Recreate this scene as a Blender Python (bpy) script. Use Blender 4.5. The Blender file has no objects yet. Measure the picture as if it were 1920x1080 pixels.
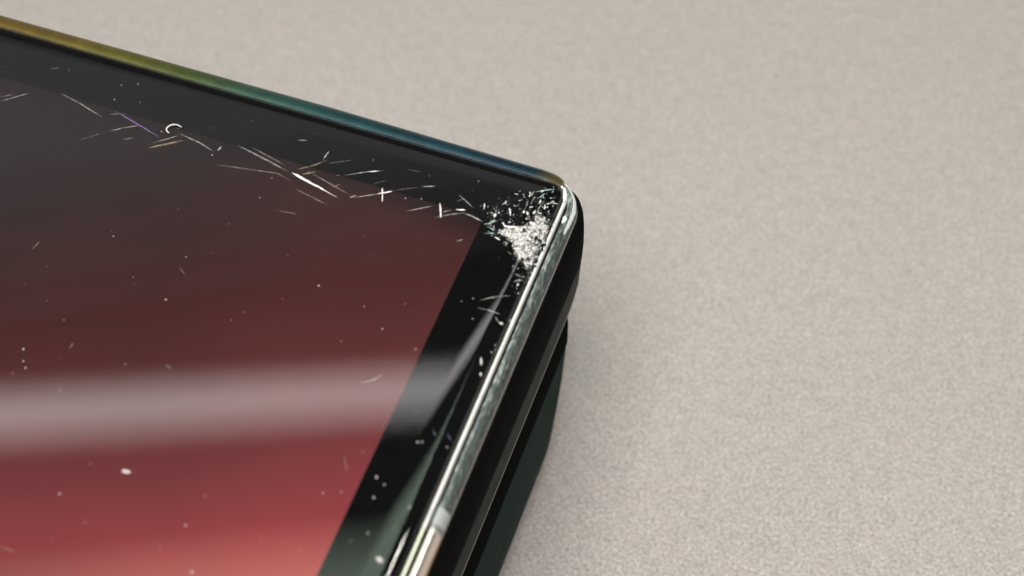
import bpy, bmesh, math, random
from mathutils import Vector, Matrix
random.seed(7)
S = 0.001                      # everything below is written in millimetres and built at real size
T = 17.957                     # top of the cover glass above the table
scene = bpy.context.scene
C = scene.collection

# ------------------------------------------------------------ camera, world, lamps
cam_d = bpy.data.cameras.new('camera'); cam = bpy.data.objects.new('camera', cam_d); C.objects.link(cam)
fw = Vector((-0.20556832, 0.50212023, -0.84001009)); rt = Vector((0.9373505, 0.34772141, -0.02153737)); up = rt.cross(fw)
m = Matrix((rt, up, -fw)).transposed().to_4x4(); m.translation = Vector((8.59068783, -29.75697262, 57.76772933)) * S
cam.matrix_world = m
cam_d.sensor_width = 36; cam_d.lens = 2533.016 / 1920 * 36
cam_d.clip_start = 0.002; cam_d.clip_end = 20
cam_d.dof.use_dof = True; cam_d.dof.focus_distance = 0.0525; cam_d.dof.aperture_fstop = 58
scene.camera = cam
w = bpy.data.worlds.new('World'); scene.world = w; w.use_nodes = True
w.node_tree.nodes['Background'].inputs[0].default_value = (1.0, .985, .97, 1)
w.node_tree.nodes['Background'].inputs[1].default_value = .10
scene.view_settings.view_transform = 'Standard'; scene.view_settings.look = 'None'
scene.view_settings.exposure = 0; scene.view_settings.gamma = 1
scene.cycles.max_bounces = 12; scene.cycles.transmission_bounces = 10; scene.cycles.caustics_refractive = True

def lamp(name, pos, target, sx, sy, radiance, col, xdir=None):
    d = bpy.data.lights.new(name, 'AREA'); d.shape = 'RECTANGLE'; d.size = sx; d.size_y = sy
    d.energy = radiance * math.pi * sx * sy; d.color = col
    o = bpy.data.objects.new(name, d); C.objects.link(o)
    z = (Vector(pos) - Vector(target)).normalized()
    x = Vector(xdir or (1, 0, 0)); x = (x - z * x.dot(z)).normalized(); y = z.cross(x)
    mm = Matrix((x, y, z)).transposed().to_4x4(); mm.translation = Vector(pos); o.matrix_world = mm
    return o
# long tube lamp whose image lies across the glass as the soft pale band
for k in range(7):      # the tube and wider nested layers added to soften the band's edges
    lamp('tube_lamp_layer', (-.446 - .001 * k, .384 + .0015 * k, 1.0 + .004 * k), (0, 0, 0), 1.5, .010 + .0095 * k, .68, (1, .965, .94), (.912, .40, 0))
# wide dim ceiling panel whose image brightens the near end of the glass
for k in range(5):
    lamp('ceiling_panel_lamp', (-.345, .145, 1.0 + .004 * k), (0, 0, 0), 1.2, .15 + .028 * k, .52, (.80, 1, .80), (.88, .47, 0))
# small strong lamp to the right: the glints on the frame and in the scratches
lamp('desk_lamp', (.50, .19, .66), (0, 0, 0), .05, .16, 105, (1, .95, .88))
# soft fill added overhead, just behind the camera, to brighten the table
lamp('overhead_fill', (-.001, -.046, .14), (.006, -.01, 0), .06, .06, 19.5, (1, .965, .93))

# dim fill added for the wall's glow, lifts the far part of the glass a little
for k in range(5):
    lamp('far_dim_fill', (-.66, .71, 1.0 + .004 * k), (0, 0, 0), 1.1, .16 + .07 * k, .095, (1, .98, .98), (.88, .47, 0))

# ------------------------------------------------------------ materials
def mat(name):
    mt = bpy.data.materials.new(name); mt.use_nodes = True
    nt = mt.node_tree; b = nt.nodes['Principled BSDF']
    return mt, nt, b
def node(nt, t, **kw):
    n = nt.nodes.new(t)
    for k, v in kw.items(): setattr(n, k, v)
    return n
def coords(nt, scale=1.0):
    tc = node(nt, 'ShaderNodeTexCoord'); mp = node(nt, 'ShaderNodeMapping')
    mp.inputs['Scale'].default_value = (1000 * scale,) * 3      # object millimetres
    nt.links.new(tc.outputs['Object'], mp.inputs[0]); return mp.outputs[0]
def noise(nt, vec, scale, detail=4, rough=.5):
    n = node(nt, 'ShaderNodeTexNoise'); n.inputs['Scale'].default_value = scale
    n.inputs['Detail'].default_value = detail; n.inputs['Roughness'].default_value = rough
    nt.links.new(vec, n.inputs['Vector']); return n
def ramp(nt, fac, stops, interp='LINEAR'):
    r = node(nt, 'ShaderNodeValToRGB'); r.color_ramp.interpolation = interp
    e = r.color_ramp.elements
    while len(e) < len(stops): e.new(.5)
    for i, (p, c) in enumerate(stops):
        e[i].position = p; e[i].color = tuple(c) + (1,) if len(c) == 3 else c
    nt.links.new(fac, r.inputs[0]); return r.outputs[0]
def maprange(nt, v, a, b, c=0, d=1):
    n = node(nt, 'ShaderNodeMapRange'); nt.links.new(v, n.inputs[0])
    for i, x in zip((1, 2, 3, 4), (a, b, c, d)): n.inputs[i].default_value = x
    return n.outputs[0]
def mix(nt, fac, a, b, bt='MIX'):
    n = node(nt, 'ShaderNodeMix', data_type='RGBA', blend_type=bt)
    if hasattr(fac, 'links'): nt.links.new(fac, n.inputs[0])
    else: n.inputs[0].default_value = fac
    for s, v in ((n.inputs[6], a), (n.inputs[7], b)):
        if hasattr(v, 'links'): nt.links.new(v, s)
        else: s.default_value = tuple(v) + (1,)
    return n.outputs[2]
def bump(nt, b, h, strength, dist):
    n = node(nt, 'ShaderNodeBump'); n.inputs['Strength'].default_value = strength
    n.inputs['Distance'].default_value = dist * S
    nt.links.new(h, n.inputs['Height']); nt.links.new(n.outputs[0], b.inputs['Normal'])
def math_(nt, op, a, b=None):
    n = node(nt, 'ShaderNodeMath', operation=op)
    for s, v in ((n.inputs[0], a), (n.inputs[1], b)):
        if v is None: continue
        if hasattr(v, 'links'): nt.links.new(v, s)
        else: s.default_value = v
    return n.outputs[0]
def plain(name, col, rough, metal=0, spec=.5, coat=0, rn=0, scale=1.5, ior=1.45):
    mt, nt, b = mat(name); b.inputs['IOR'].default_value = ior
    b.inputs['Base Color'].default_value = tuple(col) + (1,); b.inputs['Roughness'].default_value = rough
    b.inputs['Metallic'].default_value = metal; b.inputs['Specular IOR Level'].default_value = spec
    b.inputs['Coat Weight'].default_value = coat
    v = coords(nt); n = noise(nt, v, scale, 6, .6)
    nt.links.new(maprange(nt, n.outputs[0], .3, .7, max(0, rough - rn), rough + rn), b.inputs['Roughness'])
    nt.links.new(mix(nt, n.outputs[0], [x * .85 for x in col], [min(1, x * 1.15) for x in col]), b.inputs['Base Color'])
    return mt

# table: matt warm grey board with a fine fibrous grain
m_table, nt, b = mat('warm_grey_board')
v = coords(nt)
n1 = noise(nt, v, 6.8, 6, .74); n2 = noise(nt, v, .6, 4, .6); n3 = noise(nt, v, 17, 2, .5); n4 = noise(nt, v, .05, 3, .5)
vo = node(nt, 'ShaderNodeTexVoronoi'); vo.inputs['Scale'].default_value = 9; nt.links.new(v, vo.inputs['Vector'])
base = ramp(nt, n1.outputs[0], [(.33, (.275, .251, .239)), (.5, (.51, .467, .444)), (.67, (.755, .708, .682))])
tint = mix(nt, n2.outputs[1], (.95, 1.0, .97), (1.03, .98, 1.0)); 
base = mix(nt, 1.0, base, ramp(nt, n2.outputs[0], [(.3, (.965, .985, .965)), (.5, (1, 1, 1)), (.7, (1.0, .972, .98))]), 'MULTIPLY')
base = mix(nt, 1.0, base, ramp(nt, n4.outputs[0], [(.3, (.95, .96, .96)), (.7, (1, 1, 1))]), 'MULTIPLY')
n5 = noise(nt, v, 1.5, 3, .6)
base = mix(nt, 1.0, base, ramp(nt, n5.outputs[0], [(.32, (.93, .93, .935)), (.5, (1, 1, 1)), (.68, (1.07, 1.065, 1.06))]), 'MULTIPLY')
nt.links.new(base, b.inputs['Base Color'])
b.inputs['Specular IOR Level'].default_value = .3
sp_ = node(nt, 'ShaderNodeTexVoronoi'); sp_.inputs['Scale'].default_value = 13; nt.links.new(v, sp_.inputs['Vector'])
spx = node(nt, 'ShaderNodeSeparateXYZ'); nt.links.new(sp_.outputs['Color'], spx.inputs[0])
nt.links.new(maprange(nt, spx.outputs[0], .82, .9, .72, .26), b.inputs['Roughness'])   # scattered shiny flecks
h = math_(nt, 'ADD', math_(nt, 'MULTIPLY', n1.outputs[0], .8), math_(nt, 'MULTIPLY', n3.outputs[0], .35))
h = math_(nt, 'ADD', h, math_(nt, 'MULTIPLY', vo.outputs['Distance'], .3))
bump(nt, b, h, 1.0, .13)

# glass
m_glass, nt, b = mat('scratched_cover_glass')
b.inputs['Base Color'].default_value = (.89, .975, .975, 1); b.inputs['Transmission Weight'].default_value = 1
b.inputs['IOR'].default_value = 1.52
v = coords(nt); n = noise(nt, v, .25, 5, .6)
b.inputs['Roughness'].default_value = .012

m_black = plain('black_mask', (.003, .0035, .0035), .6, ior=1.01)
# side of the bodies: gloss black with a green cast
m_side = plain('gloss_black_side', (.006, .0065, .006), .4, ior=1.012, rn=.06, scale=.8)
m_band = plain('dark_green_grey_band', (.018, .025, .022), .4, ior=1.045, rn=.05)
m_low = plain('deep_green_black_shell', (.016, .028, .025), .45, ior=1.04, rn=.07, scale=.7)
m_gap = plain('black_gap', (.003, .003, .003), .8, spec=.2)

# display: panel's reddish reflection painted in as red glow, brighter to lower right
m_disp, nt, b = mat('red_glow_display')
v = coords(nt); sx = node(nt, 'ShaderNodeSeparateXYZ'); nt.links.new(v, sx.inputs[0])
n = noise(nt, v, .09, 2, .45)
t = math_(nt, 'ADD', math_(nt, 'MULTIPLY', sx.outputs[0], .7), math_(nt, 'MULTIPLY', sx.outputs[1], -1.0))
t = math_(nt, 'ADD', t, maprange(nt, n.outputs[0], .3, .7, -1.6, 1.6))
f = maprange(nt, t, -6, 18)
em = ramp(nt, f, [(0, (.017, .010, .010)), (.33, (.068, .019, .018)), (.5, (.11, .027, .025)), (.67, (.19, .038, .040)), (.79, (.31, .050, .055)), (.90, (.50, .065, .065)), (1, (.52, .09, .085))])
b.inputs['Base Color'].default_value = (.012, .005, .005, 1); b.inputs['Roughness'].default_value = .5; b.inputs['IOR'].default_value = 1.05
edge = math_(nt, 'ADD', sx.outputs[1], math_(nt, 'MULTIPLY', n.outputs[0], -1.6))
em = mix(nt, maprange(nt, edge, -3.95, -5.3), (.008, .007, .007), em)       # the painted glow fades along the top edge
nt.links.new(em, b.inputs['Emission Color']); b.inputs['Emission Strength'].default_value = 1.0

# frame: iridescent anodised finish that runs gold - green - blue along the long edge and is worn silver at the side
def frame_mat(name, side_cols, rough, depth=1.0):
    mt, nt, b = mat(name)
    v = coords(nt); sx = node(nt, 'ShaderNodeSeparateXYZ'); nt.links.new(v, sx.inputs[0])
    st = node(nt, 'ShaderNodeMapping'); st.inputs['Scale'].default_value = (1, .22, 1); nt.links.new(v, st.inputs[0])
    n = noise(nt, st.outputs[0], 12, 7, .7); nf = noise(nt, v, 1.1, 3, .6)
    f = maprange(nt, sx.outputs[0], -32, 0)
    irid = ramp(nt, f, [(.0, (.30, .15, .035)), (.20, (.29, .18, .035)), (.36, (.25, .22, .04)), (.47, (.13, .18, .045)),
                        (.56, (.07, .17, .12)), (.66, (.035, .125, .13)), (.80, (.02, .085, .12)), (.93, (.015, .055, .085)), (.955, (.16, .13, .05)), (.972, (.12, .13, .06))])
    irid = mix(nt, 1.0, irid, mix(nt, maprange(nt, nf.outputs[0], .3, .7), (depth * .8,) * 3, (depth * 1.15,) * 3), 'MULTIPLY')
    worn = ramp(nt, math_(nt, 'ADD', n.outputs[0], maprange(nt, sx.outputs[0], -.60, -.38, .05, -.05)), side_cols)
    k = math_(nt, 'ADD', sx.outputs[0], math_(nt, 'MULTIPLY', nf.outputs[0], .25))
    isside = maprange(nt, k, -.92, -.72)
    col = mix(nt, isside, irid, worn)
    polished = maprange(nt, sx.outputs[1], -15.2, -14.9)          # worn above the band, still polished below it
    col = mix(nt, math_(nt, 'MULTIPLY', isside, math_(nt, 'SUBTRACT', 1.0, polished)), col, (.82, .76, .68))
    nt.links.new(col, b.inputs['Base Color'])
    rr = math_(nt, 'MULTIPLY', isside, math_(nt, 'MULTIPLY', polished, maprange(nt, n.outputs[0], .3, .7, rough, rough + .25)))
    nt.links.new(math_(nt, 'ADD', rr, .24), b.inputs['Roughness'])
    nt.links.new(math_(nt, 'ADD', .35, math_(nt, 'MULTIPLY', isside, math_(nt, 'SUBTRACT', .6, math_(nt, 'MULTIPLY', polished, .75)))), b.inputs['Metallic'])
    bump(nt, b, math_(nt, 'MULTIPLY', n.outputs[0], polished), .35, .05)
    return mt
m_rim = frame_mat('worn_silver_rim', [(.30, (.30, .33, .32)), (.45, (.58, .60, .58)), (.65, (.80, .80, .78))], .22)
m_trim = frame_mat('iridescent_edge_trim', [(.3, (.30, .33, .32)), (.65, (.6, .6, .58))], .22, .50)
m_shoulder = frame_mat('scuffed_frame_shoulder', [(.36, (.02, .03, .028)), (.48, (.08, .10, .095)), (.56, (.17, .20, .19)), (.64, (.46, .50, .47))], .25)
m_seam = plain('seam_lip_metal', (.22, .22, .21), .3, metal=1)
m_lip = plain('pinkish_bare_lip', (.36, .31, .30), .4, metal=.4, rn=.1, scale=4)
nt = m_lip.node_tree; b = nt.nodes['Principled BSDF']       # orange fringe of the highlight painted on the lip below the band
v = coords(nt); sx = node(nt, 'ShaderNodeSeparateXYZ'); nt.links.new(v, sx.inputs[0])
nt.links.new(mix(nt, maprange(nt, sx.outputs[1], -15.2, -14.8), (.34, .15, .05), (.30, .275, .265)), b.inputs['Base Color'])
m_ant = plain('frosted_band_insert', (.34, .36, .36), .6, rn=.1, scale=5)
m_worn_glint = plain('bare_worn_glint_metal', (.80, .87, .84), .35, metal=.3, rn=.12, scale=6)
m_fibre = plain('white_lint', (.60, .59, .57), .7)
m_dust = plain('pale_dust', (.50, .47, .45), .8)

def scratch_mat(name, col, alpha, rough=.5):
    mt, nt, b = mat(name)
    b.inputs['Base Color'].default_value = tuple(col) + (1,); b.inputs['Roughness'].default_value = rough
    v = coords(nt); n = noise(nt, v, 6, 3, .6)
    nt.links.new(maprange(nt, n.outputs[0], .35, .65, alpha * (.2 if alpha < .5 else .5), min(1, alpha * 1.35)), b.inputs['Alpha'])
    return mt
SM = {'n': scratch_mat('ground_glass_haze', (.62, .58, .56), .19), 'b': scratch_mat('ground_glass_white', (.92, .91, .89), .97), 'm': scratch_mat('ground_glass_grey', (.72, .69, .66), .30),
      'f': scratch_mat('ground_glass_faint', (.50, .42, .40), .15), 'p': scratch_mat('ground_glass_violet', (.36, .24, .60), .26),
      'g': scratch_mat('ground_glass_gold', (.52, .42, .24), .20), 't': scratch_mat('ground_glass_teal', (.45, .72, .68), .45)}
m_shard = scratch_mat('crushed_glass_shards', (.80, .79, .77), .85, .35)
m_shard_dark = plain('dark_glass_chip', (.012, .015, .016), .15)

# ------------------------------------------------------------ mesh helpers
def link(name, me, mt, parent=None, smooth=True):
    o = bpy.data.objects.new(name, me); C.objects.link(o)
    if mt is not None and not me.materials: me.materials.append(mt)
    if parent is not None: o.parent = parent
    if smooth:
        me.set_sharp_from_angle(angle=math.radians(38))
        for p in me.polygons: p.use_smooth = len(p.vertices) < 9      # the big flat caps stay truly flat
    return o
W, H = 74.0, 152.0; W_EDGE = True
def outline(d, R, n=20):
    """Rounded rectangle inset by d; its near corner (0, 0) is the one in the photo."""
    r = max(R - d, .12); x0, x1, y0, y1 = -W + d, -d, -H + d, -d
    pts = []
    xs_edge = [x1 - r - k for k in (1.5, 3, 4.5, 6, 7.5, 9, 10.5, 14, 20, 30, 45)]
    for cx, cy, a0 in ((x1 - r, y1 - r, 0), (x0 + r, y1 - r, 90), (x0 + r, y0 + r, 180), (x1 - r, y0 + r, 270)):
        for i in range(n + 1):
            a = math.radians(a0 + 90 * i / n); pts.append((cx + r * math.cos(a), cy + r * math.sin(a)))
        if a0 == 0: pts += [(x, y1) for x in xs_edge]
    if W_EDGE:          # the long edge swells a little away from the corner
        pts = [(x, y + .14 * min(1, max(0, (-x - 2) / 9)) * min(1, max(0, (.62 - d) / .36))) if y > -1.2 and d < .62 else (x, y) for x, y in pts]
    return pts
def sweep(name, prof, R, mt, parent, closed=True, caps=False):
    """Sweeps the profile [(inset, z)] round the outline; closed joins last to first, caps closes top and bottom."""
    vs, fs = [], []
    for p in prof: vs += [(x * S, y * S, p[1] * S) for x, y in outline(p[0], p[2] if len(p) > 2 else R)]
    n = len(outline(0, R)); k = len(prof)
    for j in range(k if closed else k - 1):
        a, b_ = j * n, ((j + 1) % k) * n
        for i in range(n):
            i2 = (i + 1) % n; fs.append((a + i, a + i2, b_ + i2, b_ + i))
    if caps:
        fs.append(tuple(range(n))[::-1]); fs.append(tuple(range((k - 1) * n, k * n)))
    me = bpy.data.meshes.new(name); me.from_pydata(vs, [], fs)
    bm = bmesh.new(); bm.from_mesh(me); bmesh.ops.recalc_face_normals(bm, faces=bm.faces); bm.to_mesh(me); bm.free()
    return link(name, me, mt, parent)
def box(name, x0, x1, y0, y1, z0, z1, mt, parent=None, bev=0, R=0):
    bm = bmesh.new(); bmesh.ops.create_cube(bm, size=1)
    for v_ in bm.verts: v_.co = Vector(((x0 + (v_.co.x + .5) * (x1 - x0)) * S, (y0 + (v_.co.y + .5) * (y1 - y0)) * S, (z0 + (v_.co.z + .5) * (z1 - z0)) * S))
    if R:
        ed = [e for e in bm.edges if abs(e.verts[0].co.z - e.verts[1].co.z) > 1e-7]
        bmesh.ops.bevel(bm, geom=ed, offset=R * S, segments=8, affect='EDGES', profile=.5)
    me = bpy.data.meshes.new(name); bm.to_mesh(me); bm.free()
    return link(name, me, mt, parent, smooth=False)

# ------------------------------------------------------------ table
tb = box('table_top', -700, 500, -500, 650, -18, 0, m_table); tb['kind'] = 'structure'

# ------------------------------------------------------------ the folded phone
phone = bpy.data.objects.new('folding_phone', None); C.objects.link(phone); phone.empty_display_size = .01
phone['label'] = 'folded glossy black phone with scratched reddish screen and crushed glass corner on the pale table'
phone['category'] = 'phone'
R = 1.45
# cover glass
g = []
def glass_z(d):
    """Height of the cover glass at inset d: a faint crown, then the rounded edge."""
    if d >= 1.95: return T
    if d >= 1.42: return T - .07 * (1.95 - d) ** 2
    return T - .0197 - .074 * (1.42 - d) - .36 * (1 - math.sqrt(max(0, 1 - min(1, (1.42 - d) / .56) ** 2)))
for i in range(9): g.append((1.95 - .53 * i / 8, glass_z(1.95 - .53 * i / 8)))
for i in range(1, 19):
    d = 1.42 - .55 * math.sin(math.radians(86 * i / 18)); g.append((d, glass_z(d)))
g += [(.868, T - .56)]
glass = sweep('cover_glass', g[::-1], R, m_glass, phone, closed=False, caps=True)
# mask and display, laminated into the back of the glass without an air gap
bezel = sweep('screen_bezel', [(.885, T - .515), (.885, T - .75)], R, m_black, phone, closed=False, caps=True)
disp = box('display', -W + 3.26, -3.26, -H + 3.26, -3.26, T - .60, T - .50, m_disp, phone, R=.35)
# rim, groove, shoulder, lip
rim = sweep('rim', [(.82, T - .75), (.82, T - .49), (.80, T - .46), (.72, T - .47), (.70, T - .50), (.70, T - .75)], R, m_rim, phone)
tv, tf = [], []
tprof = [(.835, T - .62), (.83, T - .47), (.79, T - .40), (.70, T - .365), (.58, T - .37), (.44, T - .42), (.30, T - .52), (.17, T - .68), (.08, T - .86), (.05, T - 1.08), (.3, T - 1.1), (.7, T - .8)]
txs = [-1.15, -1.35, -1.6, -2, -2.6, -3.5, -5, -7, -9, -11, -14, -20, -30, -45, -W + 2]
for i, x in enumerate(txs):
    k_ = (.25, .6, .85, 1)[min(i, 3)]
    for d, z in tprof:
        sw = .14 * min(1, max(0, (-x - 2) / 9)) * min(1, max(0, (.62 - d) / .36))
        cut = .62 * (1 - k_)
        tv.append((x * S, (-max(d, cut * .5) - cut * .25 + sw) * S, (z - (1 - k_) * .2) * S))
nP = len(tprof)
for i in range(len(txs) - 1):
    for j in range(nP):
        j2 = (j + 1) % nP; tf.append((i * nP + j, i * nP + j2, (i + 1) * nP + j2, (i + 1) * nP + j))
tf += [tuple(range(nP)), tuple(range((len(txs) - 1) * nP, len(txs) * nP))[::-1]]
tme = bpy.data.meshes.new('edge_trim'); tme.from_pydata(tv, [], tf)
bm = bmesh.new(); bm.from_mesh(tme); bmesh.ops.recalc_face_normals(bm, faces=bm.faces); bm.to_mesh(tme); bm.free()
link('edge_trim', tme, m_trim, phone)
gap = sweep('rim_groove', [(.70, T - .8), (.70, T - .70), (.58, T - .70), (.58, T - .8)], R, m_gap, phone)
sh = [(.58, T - .95), (.58, T - .58), (.565, T - .55)]
for i in range(9):
    a = math.radians(10 + 70 * i / 8); sh.append((.56 - .32 * math.sin(a), T - .54 - .58 * (1 - math.cos(a))))
sh += [(.235, T - 1.08), (.30, T - 1.12), (.5, T - 1.12)]
shoulder = sweep('frame_shoulder', sh, R + .4, m_shoulder, phone)
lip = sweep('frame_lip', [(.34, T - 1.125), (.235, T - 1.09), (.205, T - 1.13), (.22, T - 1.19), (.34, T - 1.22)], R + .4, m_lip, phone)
ub = sweep('upper_shell', [(1.0, T - .8), (.72, T - .82), (.5, T - 1.14), (.235, T - 1.17), (.14, T - 1.35), (.07, T - 1.7), (.03, T - 2.3), (.02, T - 3.3), (.06, T - 4.2), (.10, T - 4.5)], R, m_side, phone, closed=False, caps=True)
band = sweep('lower_shell_band', [(.3, T - 4.45), (.085, T - 4.48), (.10, T - 4.8), (.2, T - 6.2, 1.3), (.40, T - 7.6, 1.1), (.55, T - 8.35, .95), (1.2, T - 8.45, .95)], R, m_band, phone, closed=False, caps=True)
seam = sweep('seam_lip', [(.9, T - 8.38), (.545, T - 8.38), (.52, T - 8.44), (.55, T - 8.50), (.9, T - 8.52)], .95, m_seam, phone)
lrim = sweep('lower_half_rim', [(2.2, T - 8.74), (1.03, T - 8.77), (.70, T - 8.98, 1.1), (.525, T - 9.54, 1.5), (.43, T - 10.2, 1.9), (.62, T - 10.25, 1.9), (2.2, T - 10.25)], 1.0, m_side, phone, closed=False, caps=True)
hing = sweep('hinge_gap_filler', [(1.5, T - 8.35), (1.5, T - 9.0)], R, m_gap, phone, closed=False, caps=True)
ZL = T - 8.75
lo = [(2.0, ZL, 1.0), (1.05, ZL - .04, 1.0), (.72, ZL - .25, 1.1), (.54, ZL - .8, 1.5), (.42, ZL - 1.8, 2.2), (.32, ZL - 3.2, 3.1), (.26, ZL - 4.4, 4.0), (.24, ZL - 5.4, 4.7)]
for i in range(1, 9):
    a = math.radians(90 * i / 8); lo.append((.24 + 2.2 * (1 - math.cos(a)), (ZL - 5.4) - (ZL - 5.4) * math.sin(a), 4.8 + 1.2 * i / 8))
lower = sweep('lower_half_shell', lo, 1.7, m_low, phone, closed=False, caps=True)

# frosted band insert that crosses the frame
def patch(name, secs, mt, parent, R_=R, lift=.015, jit=0):
    """Thin proud skin: secs is a list of cross-sections, each a list of points (x, y, z)."""
    k = len(secs[0]); vs = []; fs = []
    for s in secs: vs += [(x * S, y * S, z * S) for x, y, z in s]
    for j in range(len(secs) - 1):
        for i in range(k - 1): fs.append((j * k + i, j * k + i + 1, (j + 1) * k + i + 1, (j + 1) * k + i))
    me = bpy.data.meshes.new(name); me.from_pydata(vs, [], fs)
    bm = bmesh.new(); bm.from_mesh(me); bmesh.ops.solidify(bm, geom=bm.faces, thickness=.03 * S)
    bmesh.ops.recalc_face_normals(bm, faces=bm.faces); bm.to_mesh(me); bm.free()
    return link(name, me, mt, parent)
def frame_pt(d, s, R_=R):
    """Point on the outline inset by d at arc position s in mm: 0 mid-corner, + down the side, - along the long edge."""
    r = max(R_ - d, .12); q = r * math.pi / 4
    if abs(s) <= q:
        a = math.pi / 4 - s / r; return (-R_ + r * math.cos(a), -R_ + r * math.sin(a))
    if s > 0: return (-d, -R_ - (s - q))
    return (-R_ + (s + q), -d)
def shz(d):
    """Height of the frame's upper surface at inset d."""
    if d > .64: return T - .44
    t_ = max(0, min(1, (.58 - d) / .345)); return T - .54 - .58 * (1 - math.sqrt(max(0, 1 - t_ * t_)))
secs = []
for i in range(7):
    y = -14.30 - .62 * i / 6; row = []
    for j in range(9):
        d = .60 - .36 * j / 8; row.append((-d + .015, y + random.uniform(-.03, .03) * (i in (0, 6)), shz(d) + .02))
    secs.append(row)
patch('frosted_insert', secs, m_ant, phone)
# worn bare patches and a painted mint highlight round the corner of the frame
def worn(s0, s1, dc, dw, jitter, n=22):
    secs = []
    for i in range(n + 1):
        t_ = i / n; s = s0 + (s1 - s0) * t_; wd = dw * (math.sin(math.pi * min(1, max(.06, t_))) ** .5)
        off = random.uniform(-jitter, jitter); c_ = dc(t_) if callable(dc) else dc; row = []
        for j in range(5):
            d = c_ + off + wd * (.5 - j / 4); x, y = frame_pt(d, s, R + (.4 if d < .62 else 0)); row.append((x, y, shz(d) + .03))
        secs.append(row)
    return patch('worn_glint_patch', secs, m_worn_glint, phone)
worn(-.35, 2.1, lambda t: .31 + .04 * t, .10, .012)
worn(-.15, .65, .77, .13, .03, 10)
worn(1.25, 1.6, .52, .13, .02, 6)
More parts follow.
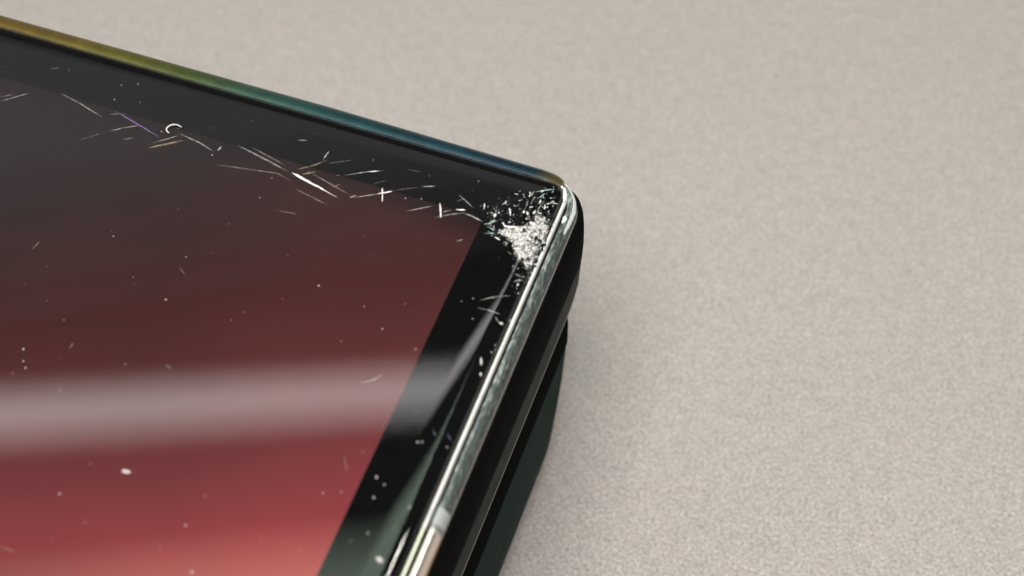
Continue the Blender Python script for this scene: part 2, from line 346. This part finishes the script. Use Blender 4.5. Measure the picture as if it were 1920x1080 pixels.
# ------------------------------------------------------------ marks in the glass (positions in mm on the glass)
SCRATCHES = [([(-22.95, -4.525), (-22.053, -3.749)], 0.065, 'm'), ([(-23.068, -4.336), (-22.645, -4.043)], 0.065, 'f'), ([(-21.951, -2.393), (-21.638, -2.225)], 0.065, 'f'), ([(-21.2, -2.309), (-21.241, -2.116)], 0.043, 'f'), ([(-20.906, -3.377), (-19.927, -3.581), (-18.747, -3.907)], 0.076, 'm'), ([(-18.148, -4.425), (-17.741, -4.115), (-17.184, -3.78)], 0.076, 'm'), ([(-18.457, -3.466), (-17.184, -3.78), (-16.155, -4.058)], 0.076, 'p'), ([(-16.318, -4.39), (-15.885, -4.046), (-15.529, -3.727)], 0.065, 'm'), ([(-16.385, -4.687), (-15.225, -3.869)], 0.109, 'g'), ([(-15.578, -3.634), (-14.587, -3.782), (-13.866, -3.993)], 0.076, 'm'), ([(-13.775, -3.906), (-13.728, -3.645)], 0.109, 'm'), ([(-13.196, -3.403), (-11.826, -3.681), (-10.807, -3.911)], 0.087, 'm'), ([(-12.682, -3.304), (-11.052, -3.677)], 0.065, 'f'), ([(-10.654, -3.91), (-9.986, -4.071), (-9.381, -4.199), (-9.009, -4.303)], 0.152, 'b'), ([(-9.133, -4.268), (-8.554, -4.401)], 0.087, 'm'), ([(-10.587, -3.727), (-10.095, -3.367), (-9.644, -2.913)], 0.076, 'g'), ([(-10.301, -3.865), (-9.846, -3.572)], 0.087, 'g'), ([(-10.188, -3.639), (-9.08, -3.91), (-8.101, -4.164)], 0.065, 'f'), ([(-8.164, -4.264), (-7.972, -4.067)], 0.087, 'm'), ([(-13.634, -4.532), (-12.605, -4.357), (-11.171, -4.118), (-10.423, -4.304)], 0.065, 'f'), ([(-10.268, -4.538), (-8.764, -4.837)], 0.065, 'f'), ([(-9.826, -2.95), (-9.787, -2.505)], 0.109, 'm'), ([(-11.132, -2.432), (-10.787, -2.31)], 0.076, 'm'), ([(-8.776, -3.381), (-8.001, -2.923), (-7.42, -2.665)], 0.065, 'm'), ([(-9.058, -3.48), (-8.907, -3.427)], 0.065, 'f'), ([(-8.001, -2.923), (-7.673, -2.781)], 0.087, 'b'), ([(-9.665, -3.108), (-8.754, -2.6)], 0.054, 'f'), ([(-8.071, -4.231), (-7.387, -3.835), (-6.721, -3.392)], 0.065, 'm'), ([(-7.387, -3.835), (-6.962, -3.581)], 0.065, 'g'), ([(-6.721, -3.392), (-5.941, -2.96)], 0.054, 'f'), ([(-5.858, -2.905), (-5.346, -2.698)], 0.076, 'm'), ([(-7.198, -3.43), (-6.946, -4.015)], 0.087, 'b'), ([(-7.24, -3.731), (-6.795, -3.47)], 0.087, 'b'), ([(-5.945, -4.123), (-5.116, -3.574)], 0.065, 'm'), ([(-4.922, -3.378), (-4.777, -3.685), (-4.642, -3.967)], 0.098, 'b'), ([(-4.862, -4.045), (-4.366, -3.718), (-3.897, -3.476)], 0.065, 'm'), ([(-4.695, -3.732), (-4.419, -3.533)], 0.065, 'm'), ([(-4.262, -3.452), (-3.923, -3.357)], 0.12, 'b'), ([(-4.42, -2.788), (-3.682, -3.17)], 0.076, 'm'), ([(-3.925, -3.511), (-3.607, -3.525), (-3.146, -3.641)], 0.109, 'm'), ([(-3.307, -3.115), (-3.374, -2.831)], 0.087, 'b'), ([(-3.067, -3.739), (-2.634, -3.409)], 0.087, 't'), ([(-2.888, -3.776), (-2.424, -3.912)], 0.087, 't'), ([(-2.906, -4.107), (-2.197, -3.806)], 0.109, 't'), ([(-2.485, -4.132), (-2.263, -4.177)], 0.13, 'b'), ([(-2.918, -2.824), (-2.768, -3.001), (-2.627, -3.154)], 0.087, 'm'), ([(-2.568, -3.31), (-2.332, -3.554), (-2.07, -3.486), (-1.771, -3.406)], 0.087, 'b'), ([(-2.452, -2.736), (-2.29, -3.06)], 0.087, 'b'), ([(-2.205, -2.954), (-2.109, -3.047)], 0.174, 'b'), ([(-1.951, -2.915), (-1.927, -2.754), (-1.891, -2.512)], 0.076, 'm'), ([(-1.891, -2.512), (-1.925, -2.191)], 0.087, 'm'), ([(-1.767, -2.341), (-1.764, -2.006)], 0.087, 'm'), ([(-1.508, -2.198), (-1.5, -1.99)], 0.109, 'b'), ([(-1.251, -2.338), (-1.253, -2.159)], 0.109, 'b'), ([(-1.536, -2.693), (-1.52, -2.509)], 0.13, 'b'), ([(-1.908, -1.953), (-1.853, -1.701)], 0.087, 'm'), ([(-0.846, -2.727), (-0.797, -2.634), (-0.775, -2.347)], 0.109, 't'), ([(-1.494, -3.657), (-1.399, -3.073), (-1.321, -2.718)], 0.087, 'm'), ([(-1.393, -4.654), (-1.185, -4.726), (-0.962, -4.841)], 0.109, 'b'), ([(-1.481, -5.073), (-1.348, -5.05)], 0.087, 'm'), ([(-1.282, -5.339), (-0.984, -5.33)], 0.087, 'm'), ([(-1.2, -5.669), (-1.115, -5.519), (-0.935, -5.408)], 0.087, 'm'), ([(-1.049, -5.805), (-0.991, -5.855)], 0.109, 'm'), ([(-2.027, -6.811), (-1.636, -6.532), (-1.112, -6.228)], 0.065, 'm'), ([(-2.004, -7.129), (-1.623, -7.086), (-1.185, -7.092)], 0.076, 'm'), ([(-1.311, -7.229), (-1.081, -7.423)], 0.065, 'm'), ([(-1.096, -7.382), (-0.974, -7.339)], 0.109, 'b'), ([(-1.183, -8.901), (-1.078, -9.173)], 0.087, 'b'), ([(-1.005, -9.411), (-0.961, -9.527)], 0.087, 'b'), ([(-1.218, -11.98), (-0.966, -12.138)], 0.065, 'p'), ([(-4.694, -11.274), (-4.268, -10.992), (-4.052, -10.631)], 0.065, 'm'), ([(-11.208, -12.813), (-10.912, -12.906)], 0.065, 'f'), ([(-14.618, -13.405), (-14.628, -13.138)], 0.065, 'f'), ([(-4.061, -13.863), (-3.878, -14.142), (-3.713, -14.384)], 0.065, 'f'), ([(-3.56, -13.663), (-3.473, -13.428)], 0.065, 'f'), ([(-12.98, -20.45), (-12.397, -20.447)], 0.065, 'f'), ([(-18.046, -10.212), (-17.97, -9.787)], 0.054, 'f'), ([(-12.675, -9.092), (-12.132, -9.43)], 0.054, 'f'), ([(-3.738, -4.774), (-3.537, -4.603)], 0.087, 'm'), ([(-18.573, -3.676), (-17.887, -3.436)], 0.065, 'f'), ([(-17.455, -4.625), (-17.12, -4.397)], 0.065, 'f'), ([(-9.008, -4.068), (-8.706, -3.778)], 0.065, 'f'), ([(-4.396, -3.115), (-4.136, -2.868)], 0.054, 'f'), ([(-3.062, -3.155), (-2.854, -3.158)], 0.087, 'm'), ([(-7.584, -3.382), (-7.186, -3.058)], 0.054, 'f'), ([(-2.186, -4.273), (-1.912, -4.349)], 0.087, 'f'), ([(-1.884, -4.535), (-1.64, -4.644)], 0.087, 'f'), ([(-1.818, -1.741), (-1.191, -1.338)], 0.087, 't'), ([(-1.59, -1.97), (-1.45, -1.663)], 0.087, 't'), ([(-1.157, -2.023), (-1.037, -1.775)], 0.087, 'm'), ([(-10.419, -5.677), (-9.607, -5.569)], 0.043, 'f'), ([(-19.002, -5.168), (-18.386, -4.62)], 0.043, 'f'), ([(-6.688, -2.354), (-6.123, -2.261)], 0.043, 'f'), ([(-1.475, -2.519), (-1.377, -2.101)], 0.087, 'm'), ([(-1.085, -2.457), (-1.076, -2.25)], 0.087, 'm'), ([(-2.977, -2.998), (-2.964, -2.866)], 0.109, 'm')]
DUST = [(-18.74, -2.965, 0.087), (-18.85, -2.222, 0.065), (-18.261, -1.958, 0.065), (-17.746, -2.761, 0.054), (-13.204, -2.16, 0.054), (-13.872, -4.157, 0.076), (-16.235, -3.781, 0.076), (-11.288, -5.366, 0.065), (-11.261, -4.388, 0.065), (-5.642, -3.426, 0.065), (-6.207, -3.599, 0.065), (-12.439, -10.489, 0.109), (-7.598, -8.154, 0.109), (-12.133, -18.23, 0.109), (-16.117, -13.94, 0.109), (-15.869, -14.344, 0.076), (-15.654, -14.556, 0.087), (-14.092, -14.896, 0.087), (-14.774, -15.485, 0.076), (-12.618, -8.633, 0.076), (-15.542, -8.703, 0.076), (-4.779, -9.037, 0.087), (-10.543, -14.717, 0.076), (-7.788, -17.814, 0.098), (-6.865, -19.137, 0.13), (-8.228, -18.697, 0.065), (-6.804, -12.224, 0.065), (-4.132, -15.33, 0.065), (-12.501, -13.275, 0.065), (-5.738, -8.411, 0.065), (-1.976, -12.624, 0.087), (-1.844, -12.576, 0.087), (-1.567, -12.147, 0.065), (-1.028, -12.407, 0.087), (-2.742, -14.236, 0.109), (-2.541, -14.914, 0.109), (-2.395, -14.389, 0.065), (-1.336, -14.832, 0.13), (-2.626, -7.071, 0.065), (-2.28, -6.831, 0.065), (-1.996, -7.611, 0.065), (-0.839, -7.015, 0.087), (-0.955, -8.531, 0.087), (-0.939, -8.212, 0.087), (-0.887, -8.35, 0.065), (-2.422, -11.596, 0.076), (-3.392, -9.4, 0.076), (-15.957, -14.885, 0.054), (-5.823, -13.382, 0.054), (-5.306, -17.434, 0.065), (-11.575, -19.659, 0.054), (-3.606, -15.082, 0.065), (-2.228, -16.095, 0.087), (-2.625, -16.523, 0.065), (-1.507, -15.644, 0.065), (-9.621, -10.025, 0.054), (-9.877, -10.463, 0.054), (-11.725, -16.962, 0.043), (-8.264, -14.59, 0.043), (-8.575, -9.069, 0.043), (-13.987, -10.04, 0.043), (-15.405, -12.431, 0.043), (-5.915, -9.963, 0.043), (-7.663, -16.7, 0.054), (-10.845, -18.821, 0.054), (-4.06, -17.323, 0.054), (-9.181, -7.366, 0.043), (-11.812, -6.805, 0.043), (-6.294, -6.343, 0.043), (-17.109, -10.665, 0.043), (-4.429, -7.829, 0.043), (-3.957, -1.973, 0.065), (-10.662, -1.909, 0.043), (-8.035, -2.347, 0.043), (-14.443, -2.958, 0.043), (-5.766, -2.347, 0.043), (-20.974, -1.784, 0.043)]
DENSE = [(-2.395, -3.826), (-2.243, -3.573), (-1.781, -3.434), (-1.565, -3.182), (-1.413, -2.75), (-1.102, -2.641), (-0.913, -2.826), (-0.825, -3.42), (-0.833, -3.967), (-0.869, -4.541), (-0.946, -4.884), (-1.203, -4.733), (-1.596, -4.433), (-1.771, -4.127), (-2.087, -3.991)]
SPARSE = [(-3.418, -3.205), (-2.996, -2.672), (-2.294, -2.038), (-1.915, -1.645), (-1.151, -1.453), (-0.906, -1.677), (-0.814, -2.412), (-0.771, -3.401), (-0.752, -4.863), (-0.887, -5.866), (-1.086, -6.406), (-1.351, -5.316), (-1.704, -4.472), (-2.539, -4.151)]
FIBRE = [(-15.586, -3.359), (-15.753, -3.306), (-15.934, -3.356), (-16.058, -3.469), (-16.092, -3.62), (-16.029, -3.737), (-15.894, -3.773)]
FLAKES = [(-10.489, -16.801), (-1.528, -16.782)]

def surf_z(x, y): return glass_z(min(-x, -y))
def sliver(pts, wd, kind):
    rng = random.Random(int(pts[0][0] * 977 + pts[0][1] * 131))
    P = [Vector(p) for p in pts]
    # resample
    L = sum((P[i + 1] - P[i]).length for i in range(len(P) - 1)); n = max(3, min(26, int(L / .10)))
    out = []
    for k in range(n + 1):
        t_ = L * k / n
        for i in range(len(P) - 1):
            l = (P[i + 1] - P[i]).length
            if t_ <= l + 1e-6 or i == len(P) - 2: out.append(P[i].lerp(P[i + 1], min(1, t_ / l))); break
            t_ -= l
    rough_ = {'b': .38, 'm': .22}.get(kind, .08)
    vs, fs = [], []
    for k, p in enumerate(out):
        a = out[max(0, k - 1)]; b_ = out[min(n, k + 1)]; dr = (b_ - a).normalized(); nr = Vector((-dr.y, dr.x))
        t_ = k / n
        prof = min(1, .12 + 1.6 * min(t_, 1 - t_) * 2) if kind != 'b' else min(1, .35 + 5 * min(t_, 1 - t_))
        h = wd * .5 * prof * (1 + rng.uniform(-rough_, rough_)); sft = nr * rng.uniform(-1, 1) * wd * rough_ * .35
        for o_, z_ in ((h, .003), (0, .012 + wd * .08), (-h, .003)):
            q = p + sft + nr * o_; vs.append((q.x * S, q.y * S, (surf_z(q.x, q.y) + z_) * S))
    for k in range(n):
        for i in range(2): fs.append((3 * k + i, 3 * k + i + 1, 3 * k + i + 4, 3 * k + i + 3))
        fs.append((3 * k + 2, 3 * k, 3 * k + 3, 3 * k + 5))
    fs += [(0, 1, 2), (3 * n + 2, 3 * n + 1, 3 * n)]
    me = bpy.data.meshes.new('scratch'); me.from_pydata(vs, [], fs)
    return link('scratch', me, SM[kind], glass, smooth=False)
for pts, wd, kind in SCRATCHES: sliver(pts, wd * (.54 if kind == 'b' else .5 if pts[0][0] > -10 else .75), 'n' if kind == 'm' and pts[0][0] < -10 else kind)

def inside(p, poly):
    c_ = False; j = len(poly) - 1
    for i in range(len(poly)):
        xi, yi = poly[i]; xj, yj = poly[j]
        if (yi > p[1]) != (yj > p[1]) and p[0] < (xj - xi) * (p[1] - yi) / (yj - yi) + xi: c_ = not c_
        j = i
    return c_
def shards(name, poly, count, s0, s1, mt, seed, elong=1.6):
    rng = random.Random(seed); xs = [p[0] for p in poly]; ys = [p[1] for p in poly]; vs, fs = [], []
    k = 0
    while k < count:
        x, y = rng.uniform(min(xs), max(xs)), rng.uniform(min(ys), max(ys))
        if not inside((x, y), poly): continue
        k += 1; s = s0 * (s1 / s0) ** (rng.random() ** 1.6)
        a = rng.gauss(1.1, .7); e = rng.uniform(1, elong); ca, sa = math.cos(a), math.sin(a); z = surf_z(x, y)
        b0 = len(vs); nn = 5
        for i in range(nn):
            t_ = 2 * math.pi * i / nn + rng.uniform(-.4, .4); px, py = math.cos(t_) * s * e * .5, math.sin(t_) * s * .5
            vs.append(((x + px * ca - py * sa) * S, (y + px * sa + py * ca) * S, (z + .002 + rng.uniform(0, .25) * s) * S))
        vs.append(((x + rng.uniform(-.25, .25) * s) * S, (y + rng.uniform(-.25, .25) * s) * S, (z + rng.uniform(.2, .75) * s) * S))
        for i in range(nn): fs.append((b0 + i, b0 + (i + 1) % nn, b0 + nn))
        fs.append(tuple(b0 + i for i in range(nn))[::-1])
    me = bpy.data.meshes.new(name); me.from_pydata(vs, [], fs)
    o = link(name, me, mt, glass, smooth=False); o['kind'] = 'stuff'; return o
shards('crushed_glass', DENSE, 520, .025, .11, m_shard, 3)
def grow(poly, k):
    cx = sum(p[0] for p in poly) / len(poly); cy = sum(p[1] for p in poly) / len(poly)
    return [(min(-.88, cx + (x - cx) * k), cy + (y - cy) * k) for x, y in poly]
fr_v = [((x) * S, (y) * S, (glass_z(min(-x, -y)) + .004) * S) for x, y in grow(DENSE, 1.04)]
cxy = (sum(p[0] for p in DENSE) / len(DENSE), sum(p[1] for p in DENSE) / len(DENSE)); k = len(fr_v)
mid = [((cxy[0] + (x - cxy[0]) * .5) * S, (cxy[1] + (y - cxy[1]) * .5) * S, (glass_z(min(-(cxy[0] + (x - cxy[0]) * .5), 9)) + .004) * S) for x, y in DENSE]
fme = bpy.data.meshes.new('frosted_patch'); fme.from_pydata(fr_v + mid + [(cxy[0] * S, cxy[1] * S, (glass_z(-cxy[0]) + .004) * S)], [],
    [(i, (i + 1) % k, k + (i + 1) % k, k + i) for i in range(k)] + [(k + i, k + (i + 1) % k, 2 * k) for i in range(k)])
link('frosted_patch', fme, scratch_mat('frosted_bruise', (.62, .61, .59), .36, .6), glass, smooth=False)
m_powder = scratch_mat('glass_powder', (.85, .83, .80), .55, .6)
shards('glass_powder', grow(DENSE, 1.15), 650, .018, .05, m_powder, 13, 2.5)
shards('fine_glass_splinters', grow(SPARSE, 1.12), 110, .014, .035, m_powder, 17, 7)
shards('glass_crumbs', SPARSE, 60, .03, .12, m_shard, 5, 2.6)
shards('dark_glass_chips', SPARSE, 120, .05, .2, m_shard_dark, 9, 2.0)

# ------------------------------------------------------------ dust, flakes and lint lying on the glass
def blob(bm, x, y, z, s, rng, flat=.5, el=1.0, ang=0):
    mm = Matrix.Translation(Vector((x, y, z + s * flat * .4)) * S) @ Matrix.Rotation(ang, 4, 'Z') @ Matrix.Diagonal((s * el * S, s * S, s * flat * S, 1))
    r = bmesh.ops.create_icosphere(bm, subdivisions=1, radius=.5, matrix=mm)
    for v_ in r['verts']: v_.co += Vector([rng.uniform(-.12, .12) * s * S for _ in range(2)] + [0])
rng = random.Random(21); bm = bmesh.new()
for x, y, s in DUST: blob(bm, x, y, surf_z(x, y), s * .62, rng, .5, rng.uniform(1, 1.6), rng.uniform(0, 3))
for k in range(70):
    x, y = rng.uniform(-30, -1.6), rng.uniform(-24, -1.6); blob(bm, x, y, T, rng.uniform(.012, .03), rng)
me = bpy.data.meshes.new('dust'); bm.to_mesh(me); bm.free()
o = link('dust', me, m_dust, None, smooth=False); o['kind'] = 'stuff'
o['label'] = 'pale specks of dust scattered over the dark screen glass'; o['category'] = 'dust'
for (x, y), s, el, ang, lab in ((FLAKES[0], .15, 2.3, .1, 'oblong pale flake lying alone on the dull red part of the screen'),
                                (FLAKES[1], .17, 1.8, -.5, 'pale flake on the black bezel near the bright polished frame edge')):
    bm = bmesh.new(); blob(bm, x, y, T, s, rng, .35, el, ang)
    me = bpy.data.meshes.new('dust_flake'); bm.to_mesh(me); bm.free()
    o = link('dust_flake', me, m_dust, None, smooth=False); o['label'] = lab; o['category'] = 'flake'; o['group'] = 'flakes lying on the screen glass'
cu = bpy.data.curves.new('lint', 'CURVE'); cu.dimensions = '3D'; cu.bevel_depth = .03 * S; cu.bevel_resolution = 3; cu.resolution_u = 6
sp = cu.splines.new('NURBS'); sp.points.add(len(FIBRE) - 1); sp.use_endpoint_u = True; sp.order_u = 3
for i, (x, y) in enumerate(FIBRE):
    sp.points[i].co = (x * S, y * S, (T + .045 + .03 * math.sin(math.pi * i / (len(FIBRE) - 1))) * S, 1); sp.points[i].radius = (.6, .9, 1, 1, 1, 1, .6)[i]
tmp = bpy.data.objects.new('lint_tmp', cu); me = bpy.data.meshes.new_from_object(tmp); bpy.data.objects.remove(tmp)
o = link('lint_fibre', me, m_fibre, None); o['label'] = 'tiny curled white lint fibre lying on the dark upper part of the screen'; o['category'] = 'fibre'
